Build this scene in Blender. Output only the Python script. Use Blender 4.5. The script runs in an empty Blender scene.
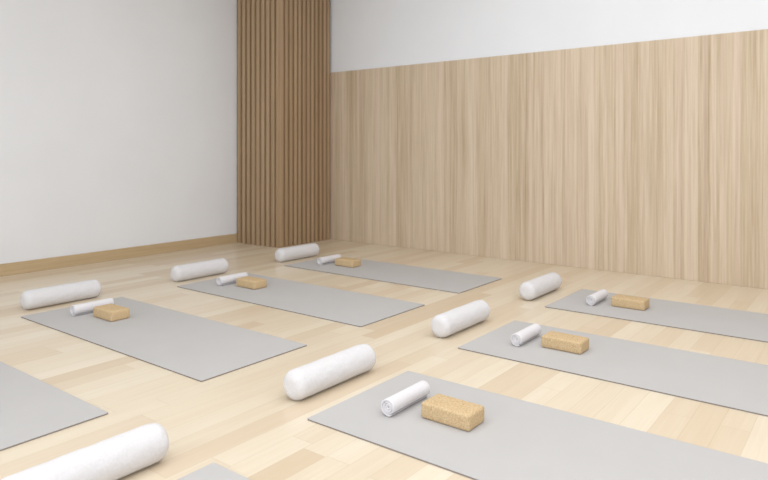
import bpy, bmesh, math, random
from mathutils import Vector
C = bpy.context.scene.collection
sc = bpy.context.scene
U = 1.25                      # metres per layout unit
PI = math.pi
random.seed(4)

# ------------------------------------------------------------------ camera
cd = bpy.data.cameras.new('camera'); cam = bpy.data.objects.new('camera', cd); C.objects.link(cam)
cam.location = (5.238*U, -5.0654*U, 0.9508*U)
cam.rotation_euler = (PI/2, 0, 0.6564)
cd.sensor_width = 36; cd.lens = 639.17/768*36
cd.shift_y = -(240-150.22)/768
cd.clip_start = 0.05
cd.dof.use_dof = True; cd.dof.focus_distance = 3.6; cd.dof.aperture_fstop = 2.8
sc.camera = cam

# ------------------------------------------------------------------ light
w = bpy.data.worlds.new('world'); sc.world = w; w.use_nodes = True
w.node_tree.nodes['Background'].inputs[0].default_value = (0.89, 0.95, 1.0, 1)
w.node_tree.nodes['Background'].inputs[1].default_value = 0.8

def area(name, loc, rot, sx, sy, power, col=(.905, .95, 1)):
    l = bpy.data.lights.new(name, 'AREA'); l.shape = 'RECTANGLE'; l.size = sx; l.size_y = sy
    l.energy = power; l.color = col
    o = bpy.data.objects.new(name, l); C.objects.link(o); o.location = loc; o.rotation_euler = rot
    return o
area('window_light', (6.2, -8.9, 1.7), (math.radians(90), 0, 0), 5.6, 2.6, 55)
area('ceiling_softlight', (5.9, -4.5, 3.72), (0, 0, 0), 6.0, 6.8, 146)

sc.view_settings.view_transform = 'Standard'
sc.view_settings.look = 'None'
sc.view_settings.gamma = 1
sc.view_settings.use_curve_mapping = False
sc.view_settings.exposure = 0.45

# ------------------------------------------------------------------ materials
def s2l(c):
    return tuple(((v/255)/12.92 if v/255 <= .04045 else ((v/255+.055)/1.055)**2.4) for v in c) + (1,)

class NT:
    def __init__(s, name):
        s.m = bpy.data.materials.new(name); s.m.use_nodes = True
        s.t = s.m.node_tree; s.b = s.t.nodes['Principled BSDF']
    def n(s, kind, **kw):
        x = s.t.nodes.new(kind)
        for k, v in kw.items(): setattr(x, k, v)
        return x
    def link(s, a, b): s.t.links.new(a, b)
    def val(s, sock, v):
        if isinstance(v, (int, float, tuple)): sock.default_value = v
        else: s.link(v, sock)
    def math(s, op, a, b=None, c=None):
        x = s.n('ShaderNodeMath', operation=op)
        s.val(x.inputs[0], a)
        if b is not None: s.val(x.inputs[1], b)
        if c is not None: s.val(x.inputs[2], c)
        return x.outputs[0]
    def xyz(s):
        tc = s.n('ShaderNodeTexCoord'); sp = s.n('ShaderNodeSeparateXYZ'); s.link(tc.outputs['Object'], sp.inputs[0])
        return tc.outputs['Object'], sp.outputs[0], sp.outputs[1], sp.outputs[2]
    def comb(s, x, y, z):
        k = s.n('ShaderNodeCombineXYZ')
        for i, v in enumerate((x, y, z)): s.val(k.inputs[i], v)
        return k.outputs[0]
    def white(s, vec):
        k = s.n('ShaderNodeTexWhiteNoise', noise_dimensions='3D'); s.link(vec, k.inputs['Vector']); return k.outputs['Value']
    def noise(s, vec, scale, detail=3, rough=.5, dist=0):
        k = s.n('ShaderNodeTexNoise'); s.link(vec, k.inputs['Vector'])
        k.inputs['Scale'].default_value = scale; k.inputs['Detail'].default_value = detail
        k.inputs['Roughness'].default_value = rough; k.inputs['Distortion'].default_value = dist
        return k.outputs['Fac']
    def ramp(s, fac, stops):
        k = s.n('ShaderNodeValToRGB'); s.link(fac, k.inputs[0])
        e = k.color_ramp.elements
        while len(e) < len(stops): e.new(.5)
        for el, (p, c) in zip(e, stops): el.position = p; el.color = s2l(c)
        return k.outputs[0]
    def mix(s, fac, a, b, mode='MIX'):
        k = s.n('ShaderNodeMix', data_type='RGBA', blend_type=mode)
        s.val(k.inputs[0], fac)
        for i, v in ((6, a), (7, b)):
            s.val(k.inputs[i], v)
        return k.outputs[2]
    def bump(s, h, strength, dist=.002):
        k = s.n('ShaderNodeBump'); s.link(h, k.inputs['Height'])
        k.inputs['Strength'].default_value = strength; k.inputs['Distance'].default_value = dist
        s.link(k.outputs[0], s.b.inputs['Normal'])
    def fin(s, col, rough=.6, spec=.3):
        s.val(s.b.inputs['Base Color'], col); s.b.inputs['Roughness'].default_value = rough
        s.b.inputs['Specular IOR Level'].default_value = spec
        return s.m

def mat_paint(name, c):
    t = NT(name); o, *_ = t.xyz()
    n = t.noise(o, 1.3, 4)
    a = tuple(v*.985 for v in c)
    t.bump(t.noise(o, 160, 3), .08, .0006)
    return t.fin(t.ramp(n, [(.3, a), (.7, c)]), .85, .15)

def mat_floor():
    t = NT('oak_floorboards'); o, x, y, z = t.xyz()
    P = .0925*U; L = 1.55
    u = t.math('DIVIDE', t.math('SUBTRACT', x, (4.347 % .0925)*U), P)
    col = t.math('FLOOR', u)
    off = t.white(t.comb(col, 3.7, 1.3))
    v = t.math('ADD', t.math('DIVIDE', y, L), t.math('MULTIPLY', off, 7.0))
    row = t.math('FLOOR', v)
    rnd = t.white(t.comb(col, row, 5.1)); rnd2 = t.white(t.comb(col, row, 11.9))
    base = t.ramp(rnd, [(0, (210, 190, 164)), (.10, (216, 198, 173)), (.4, (222, 207, 184)), (.75, (225, 212, 190)), (1, (229, 217, 197))])
    # grain stretched along y, with its own offset on every board
    g = t.comb(t.math('ADD', t.math('MULTIPLY', x, 16.0), t.math('MULTIPLY', rnd, 40.0)), t.math('MULTIPLY', y, 1.1), t.math('MULTIPLY', rnd2, 30.0))
    n1 = t.noise(g, 1.0, 5, .6, .8)
    g2 = t.comb(t.math('ADD', t.math('MULTIPLY', x, 90.0), t.math('MULTIPLY', rnd, 40.0)), t.math('MULTIPLY', y, 3.0), rnd2)
    n2 = t.noise(g2, 1.0, 3, .6)
    c = t.mix(t.ramp(n1, [(.35, (115, 115, 115)), (.62, (0, 0, 0))]), base, s2l((202, 175, 142)))
    c = t.mix(t.ramp(n2, [(.4, (95, 95, 95)), (.6, (0, 0, 0))]), c, s2l((203, 178, 145)))
    fu = t.math('FRACT', u); fv = t.math('FRACT', v)
    su = t.math('LESS_THAN', t.math('MINIMUM', fu, t.math('SUBTRACT', 1.0, fu)), .012)
    sv = t.math('LESS_THAN', t.math('MINIMUM', fv, t.math('SUBTRACT', 1.0, fv)), .0011)
    seam = t.math('MAXIMUM', su, sv)
    c = t.mix(t.math('MULTIPLY', seam, .25), c, s2l((165, 134, 100)))
    t.bump(t.math('SUBTRACT', t.math('MULTIPLY', n2, .15), seam), .25, .001)
    return t.fin(c, .30, .42)

def mat_panel(name, light, mid, dark, stripe=1.0, axis='x', rough=.55):
    t = NT(name); o, x, y, z = t.xyz()
    h = {'x': x, 'y': y, 'xy': t.math('ADD', x, t.math('MULTIPLY', y, 1.3)), 'lay': z}[axis]
    if axis == 'lay': z = y
    # veneer strips of uneven width
    wv = t.noise(t.comb(t.math('MULTIPLY', h, 5.5), 0.0, 0.0), 1.0, 2, .5)
    fine = t.noise(t.comb(t.math('MULTIPLY', h, 60.0), t.math('MULTIPLY', z, 1.1), 2.0), 1.0, 5, .7, .3)
    med = t.noise(t.comb(t.math('MULTIPLY', h, 20.0), t.math('MULTIPLY', z, .25), 7.0), 1.0, 3, .6)
    strip = t.white(t.comb(t.math('FLOOR', t.math('MULTIPLY', h, 9.5)), 1.0, 1.0))
    f = t.math('ADD', t.math('ADD', t.math('MULTIPLY', wv, .25), t.math('MULTIPLY', fine, .62)),
               t.math('ADD', t.math('MULTIPLY', med, .44), t.math('MULTIPLY', strip, .12)))
    c = t.ramp(f, [(.50, dark), (.66, mid), (.82, light)])
    pk = t.noise(t.comb(t.math('MULTIPLY', h, 13.0), t.math('MULTIPLY', z, .1), 21.0), 1.0, 1)
    c = t.mix(t.ramp(pk, [(.5, (0, 0, 0)), (.66, (150, 150, 150))]), c, s2l((light[0]+1, light[1]-6, light[2]+3)))
    yl = t.noise(t.comb(t.math('MULTIPLY', h, 9.0), t.math('MULTIPLY', z, .1), 33.0), 1.0, 1)
    c = t.mix(t.ramp(yl, [(.5, (0, 0, 0)), (.7, (120, 120, 120))]), c, s2l((mid[0]-2, mid[1]+1, mid[2]-10)))
    t.bump(fine, .12, .0006)
    return t.fin(c, rough, .25)

def mat_fabric(name, c, scale=260, b=.6, dist=.003):
    t = NT(name); o, *_ = t.xyz()
    n = t.noise(o, scale, 4, .7); n2 = t.noise(o, 45, 3)
    cc = t.ramp(n, [(.25, tuple(v*.955 for v in c)), (.7, c)])
    t.bump(t.math('ADD', n, t.math('MULTIPLY', n2, 1.2)), b, dist)
    t.b.inputs['Sheen Weight'].default_value = .1
    t.b.inputs['Sheen Roughness'].default_value = .6
    return t.fin(cc, .95, .05)

def mat_mat(name, c, rough=.8):
    t = NT(name); o, *_ = t.xyz()
    n = t.noise(o, 3.0, 4); f = t.noise(o, 350, 2)
    cc = t.ramp(n, [(.3, tuple(v*.985 for v in c)), (.7, c)])
    t.bump(f, .2, .0006)
    return t.fin(cc, rough, .2)

def mat_cork():
    t = NT('pressed_cork'); o, *_ = t.xyz()
    n = t.noise(o, 130, 5, .75); n2 = t.noise(o, 260, 3, .7); n3 = t.noise(o, 9, 2)
    c = t.ramp(n, [(.25, (160, 128, 88)), (.42, (194, 165, 125)), (.58, (212, 187, 149)), (.75, (224, 204, 172))])
    c = t.mix(t.ramp(n2, [(.3, (80, 80, 80)), (.5, (0, 0, 0))]), c, s2l((170, 138, 100)))
    t.bump(t.math('ADD', n, n2), .5, .0015)
    return t.fin(c, .9, .1)

M = dict(
    white_wall=mat_paint('white_wall_paint', (237, 238, 241)),
    ceiling=mat_paint('ceiling_paint', (235, 233, 230)),
    floor=mat_floor(),
    panel=mat_panel('pale_oak_veneer', (219, 201, 178), (200, 180, 154), (172, 149, 121)),
    slat=mat_panel('brown_oak_slat', (182, 157, 127), (168, 142, 111), (152, 126, 95), axis='xy'),
    slatback=mat_panel('dark_oak_backing', (144, 114, 82), (134, 104, 72), (122, 92, 62), axis='xy'),
    base=mat_panel('oak_baseboard', (205, 182, 147), (197, 172, 136), (187, 161, 124), axis='lay'),
    foam=mat_fabric('white_fleece', (224, 221, 222), 120, .5, .004),
    towel=mat_fabric('white_terry', (229, 225, 227), 300, .7, .002),
    mat_top=mat_mat('light_grey_mat', (190, 187, 185)),
    mat_edge=mat_mat('dark_grey_mat_edge', (138, 130, 124)),
    cork=mat_cork(),
)

# ------------------------------------------------------------------ helpers
def obj(name, bm, mat, parent=None, smooth=False, loc=(0, 0, 0)):
    me = bpy.data.meshes.new(name); bmesh.ops.recalc_face_normals(bm, faces=bm.faces); bm.to_mesh(me); bm.free()
    me.materials.append(mat)
    if smooth:
        for p in me.polygons: p.use_smooth = True
    o = bpy.data.objects.new(name, me); C.objects.link(o); o.location = loc
    if parent: o.parent = parent
    return o

def box(bm, x0, x1, y0, y1, z0, z1, bev=0, seg=2):
    r = bmesh.ops.create_cube(bm, size=1)
    for v in r['verts']:
        v.co = Vector((x0+(v.co.x+.5)*(x1-x0), y0+(v.co.y+.5)*(y1-y0), z0+(v.co.z+.5)*(z1-z0)))
    if bev:
        es = list({e for v in r['verts'] for e in v.link_edges})
        bmesh.ops.bevel(bm, geom=es, offset=bev, segments=seg, profile=.5, affect='EDGES')

def structure(o): o['kind'] = 'structure'; return o
def tag(o, label, cat, group=None):
    o['label'] = label; o['category'] = cat
    if group: o['group'] = group
    return o
def empty(name, loc):
    o = bpy.data.objects.new(name, None); C.objects.link(o); o.location = loc; o.empty_display_size = .1
    return o

# ------------------------------------------------------------------ room
RX, RY, RZ = 9.2, -9.0, 3.8
bm = bmesh.new(); box(bm, -.2, RX, RY, .2, -.12, 0); structure(obj('floor', bm, M['floor']))
bm = bmesh.new(); box(bm, -.2, 0, RY, .2, 0, RZ); structure(obj('wall_left', bm, M['white_wall']))
bm = bmesh.new(); box(bm, 0, RX, .02, .2, 0, RZ); structure(obj('wall_back', bm, M['white_wall']))
bm = bmesh.new(); box(bm, RX, RX+.2, RY, .2, 0, RZ); structure(obj('wall_right_light_block', bm, M['white_wall']))  # out of view, added to block world light from the +x side
bm = bmesh.new(); box(bm, -.2, RX+.2, RY, .2, RZ, RZ+.15); structure(obj('ceiling', bm, M['ceiling']))

CA, CB = .6255*U, .775*U       # corner column footprint
PT = 1.78*U
bm = bmesh.new(); box(bm, CA-.03, RX, 0, .02, 0, PT, .002, 1)
structure(obj('trim_1', bm, M['panel']))
bm = bmesh.new(); box(bm, 0, .016, RY, -CB+.04, 0, .0915*U, .003, 2)
structure(obj('baseboard_left', bm, M['base']))

# corner column clad in vertical slats
col = empty('slatted_column', (CA/2, -CB/2, 0))
tag(col, 'floor-to-ceiling corner column clad in brown vertical wooden slats', 'column')
D = .022                        # slat depth
def local(o, root): o.location = (-root.location[0], -root.location[1], -root.location[2]); o.parent = root
bm = bmesh.new(); box(bm, 0, CA-D, -CB+D, 0, 0, RZ-.002)
local(obj('core', bm, M['slatback']), col)
bm = bmesh.new()
# left-hand face (towards -y): groove centres every P1
for k in range(9):
    g = (.0150 + k*.0722)*U
    a = g + .015*U; b = g + (.0722-.015)*U
    if k == 8: continue
    box(bm, a, b, -CB, -CB+D+.002, 0, RZ-.002, .002, 1)
local(obj('slat_panel', bm, M['slat']), col)
bm = bmesh.new()
n = 11; y0 = -.682; pitch = .0612
for k in range(n):
    a = (y0 + .012 + k*pitch)*U; b = (y0 - .012 + (k+1)*pitch)*U
    box(bm, CA-D-.002, CA, a, min(b, -.001), 0, RZ-.002, .002, 1)
local(obj('slat_panel', bm, M['slat']), col)
bm = bmesh.new(); box(bm, .604*U, CA, -CB, (y0-.012)*U, 0, RZ-.002, .003, 2)
local(obj('corner_post', bm, M['slat']), col)

# ------------------------------------------------------------------ things on the floor
COLX = {'A': 1.382, 'B': 3.647}           # head end of the mats in each column
CY = [-1.099, -2.116, -3.139, -4.154]       # centre line of each row
ML, MW = 1.665, .616
MT = .0055*U

# yoga mat
def make_mat():
    r = empty('yoga_mat', (0, 0, 0))
    w_, l_ = MW*U/2, ML*U
    def slab(z0, z1, ins, bev):
        bm = bmesh.new(); box(bm, ins, l_-ins, -w_+ins, w_-ins, z0, z1)
        es = [e for e in bm.edges if abs(e.verts[0].co.z-e.verts[1].co.z) > 1e-5]
        bmesh.ops.bevel(bm, geom=es, offset=.006, segments=3, affect='EDGES')
        return bm
    o = obj('top_layer', slab(MT-.0012, MT, 0.0006, 0), M['mat_top'], r); 
    o = obj('base_layer', slab(0.0002, MT-.0012, 0, 0), M['mat_edge'], r); o['label'] = 'darker grey edge layer'
    return r

# fleece roller: lathe about y, rounded ends
def make_roller():
    R_, H_ = .0575*U, .2365*U
    bm = bmesh.new(); fr = .62*R_
    prof = [(-H_, R_*.02), (-H_, R_*.25)]
    for i in range(9):
        t = i/8*PI/2
        prof.append((-H_+fr*(1-math.cos(t)), R_-fr+fr*math.sin(t)))
    for i in range(1, 24): prof.append((-H_+fr+(2*H_-2*fr)*i/24, R_))
    prof += [(-a, b) for a, b in reversed(prof[:11])]
    ns = 48; rings = []
    for (yy, rr) in prof:
        rings.append([bm.verts.new((rr*math.cos(2*PI*k/ns), yy, R_+rr*math.sin(2*PI*k/ns))) for k in range(ns)])
    for a, b in zip(rings, rings[1:]):
        for k in range(ns): bm.faces.new((a[k], a[(k+1) % ns], b[(k+1) % ns], b[k]))
    bm.faces.new(rings[0]); bm.faces.new(rings[-1])
    rnd = random.Random(2)
    ph = [(rnd.uniform(0, 6), rnd.uniform(0, 6)) for _ in range(4)]
    for v in bm.verts:
        a = math.atan2(v.co.z-R_, v.co.x)
        d = .0006*(math.sin(5*a+ph[0][0]+v.co.y*30)+math.sin(9*a-v.co.y*47+ph[1][0])+math.sin(v.co.y*80+ph[2][0]+2*a))
        rad = Vector((v.co.x, 0, v.co.z-R_))
        if rad.length > .01 and v.co.z > .012: v.co += rad.normalized()*d
    return obj('foam_roller', bm, M['foam'], smooth=True)

# rolled towel: a rounded-edged sheet wound into a spiral
def make_towel():
    R_, H_ = .0335*U, .118*U
    th = R_/4.1; turns = 3.55; bm = bmesh.new()
    N = 190; loops = []
    hw = th*.46; cr = hw*.95
    sect = []
    for sy, s0 in ((1, 0), (-1, 1)):
        for i in range(5):
            t = i/4*PI
            if sy > 0: sect.append((hw*math.cos(t), H_-cr+cr*math.sin(t)))
            else: sect.append((-hw*math.cos(t), -H_+cr-cr*math.sin(t)))
    # add axial subdivisions along the two long runs
    def run(a, b, m): return [(a[0]+(b[0]-a[0])*i/m, a[1]+(b[1]-a[1])*i/m) for i in range(1, m)]
    full = sect[:5] + run(sect[4], sect[5], 10) + sect[5:] + run(sect[9], sect[0], 10)
    for i in range(N+1):
        f = i/N; ang = -f*turns*2*PI - 1.1
        rc = R_ - hw - th*.985*turns*f
        rc = max(rc, hw*.9)
        dy = .0022*math.sin(ang*.7+1) + .0014*math.sin(ang*2.3)
        cx, cz = math.cos(ang), math.sin(ang)
        k = min(1, .25+min(f, 1-f)*40)
        loops.append([bm.verts.new((cx*(rc+q*k), yy+dy, R_+cz*(rc+q*k))) for q, yy in full])
    m = len(full)
    for a, b in zip(loops, loops[1:]):
        for k in range(m): bm.faces.new((a[k], a[(k+1) % m], b[(k+1) % m], b[k]))
    bm.faces.new(loops[0]); bm.faces.new(loops[-1])
    return obj('rolled_towel', bm, M['towel'], smooth=True)

# cork block
def make_block():
    bm = bmesh.new()
    box(bm, -.0985*U, .0985*U, -.0565*U, .0565*U, 0, .0570*U, .0105*U, 5)
    return obj('cork_yoga_block', bm, M['cork'], smooth=True)

mat0, roller0, towel0, block0 = make_mat(), make_roller(), make_towel(), make_block()
used = set()
def place(src, loc, label, cat, group, rz=0):
    if src not in used: o = src; used.add(src)
    else:
        o = src.copy(); C.objects.link(o)
        for ch in src.children:
            c = ch.copy(); C.objects.link(c); c.parent = o
    o.location = loc; o.rotation_euler = (0, 0, rz)
    tag(o, label, cat, group)
    return o

SPOT = {
 ('A', 0): 'farthest left-hand mat, in front of the slatted corner column',
 ('A', 1): 'second left-hand mat from the slatted column',
 ('A', 2): 'third left-hand mat from the slatted column',
 ('B', 0): 'right-hand mat closest to the wood panelled wall',
 ('B', 1): 'middle right-hand mat, second from the panelled wall',
 ('B', 2): 'large foreground right-hand mat, third from the panelled wall',
}
mat_labels = {
 ('A', 0): 'light grey yoga mat farthest away, just in front of the slatted column',
 ('A', 1): 'light grey yoga mat in the left column, second from the slatted column',
 ('A', 2): 'grey yoga mat in the left column, third from the slatted column',
 ('A', 3): 'grey yoga mat cut off by the left edge of the photo, bare end showing',
 ('B', 0): 'light grey yoga mat lying along the foot of the wood wall panelling on the right',
 ('B', 1): 'light grey yoga mat in the right column, second from the wood wall panelling',
 ('B', 2): 'light grey yoga mat nearest the viewer at the bottom right, carrying towel and block',
 ('B', 3): 'light grey yoga mat showing only a corner at the bottom edge of the picture',
}
roll_labels = {
 ('A', 0): 'white fleecy roller standing out against the foot of the slatted corner column',
 ('A', 1): 'white fleecy roller beside the second left-hand mat, in front of the baseboard',
 ('A', 2): 'white fleecy roller at far left, nearest of those along the white wall',
 ('B', 0): 'white fleecy roller in the right-hand column, closest to the wood wall panelling',
 ('B', 1): 'white fleecy roller on open floor, second from the wood wall panelling',
 ('B', 2): 'large white fleecy roller at centre front, beside the nearest mat with a block',
 ('B', 3): 'white fleecy roller cut off by the bottom left corner of the picture',
}
for c_ in 'AB':
    for i in range(4):
        hx = COLX[c_]; y = CY[i]
        place(mat0, (hx*U, y*U, 0), mat_labels[(c_, i)], 'yoga mat', 'light grey yoga mats on the wooden floor')
        if (c_, i) in roll_labels:
            place(roller0, ((3.487 if c_ == 'B' else 1.228)*U, (y+.003)*U, 0), roll_labels[(c_, i)], 'foam roller', 'white rollers at the heads of the mats')
        if i < 3:
            tx = (3.866 if c_ == 'B' else 1.615)*U
            place(towel0, (tx, (y-.007)*U, MT), 'white rolled towel on the ' + SPOT[(c_, i)], 'towel', 'white rolled towels on the mats')
            bx = (4.061 if c_ == 'B' else 1.811)*U
            place(block0, (bx, (y-.004)*U, MT), 'tan cork block on the ' + SPOT[(c_, i)], 'yoga block', 'cork yoga blocks on the mats')
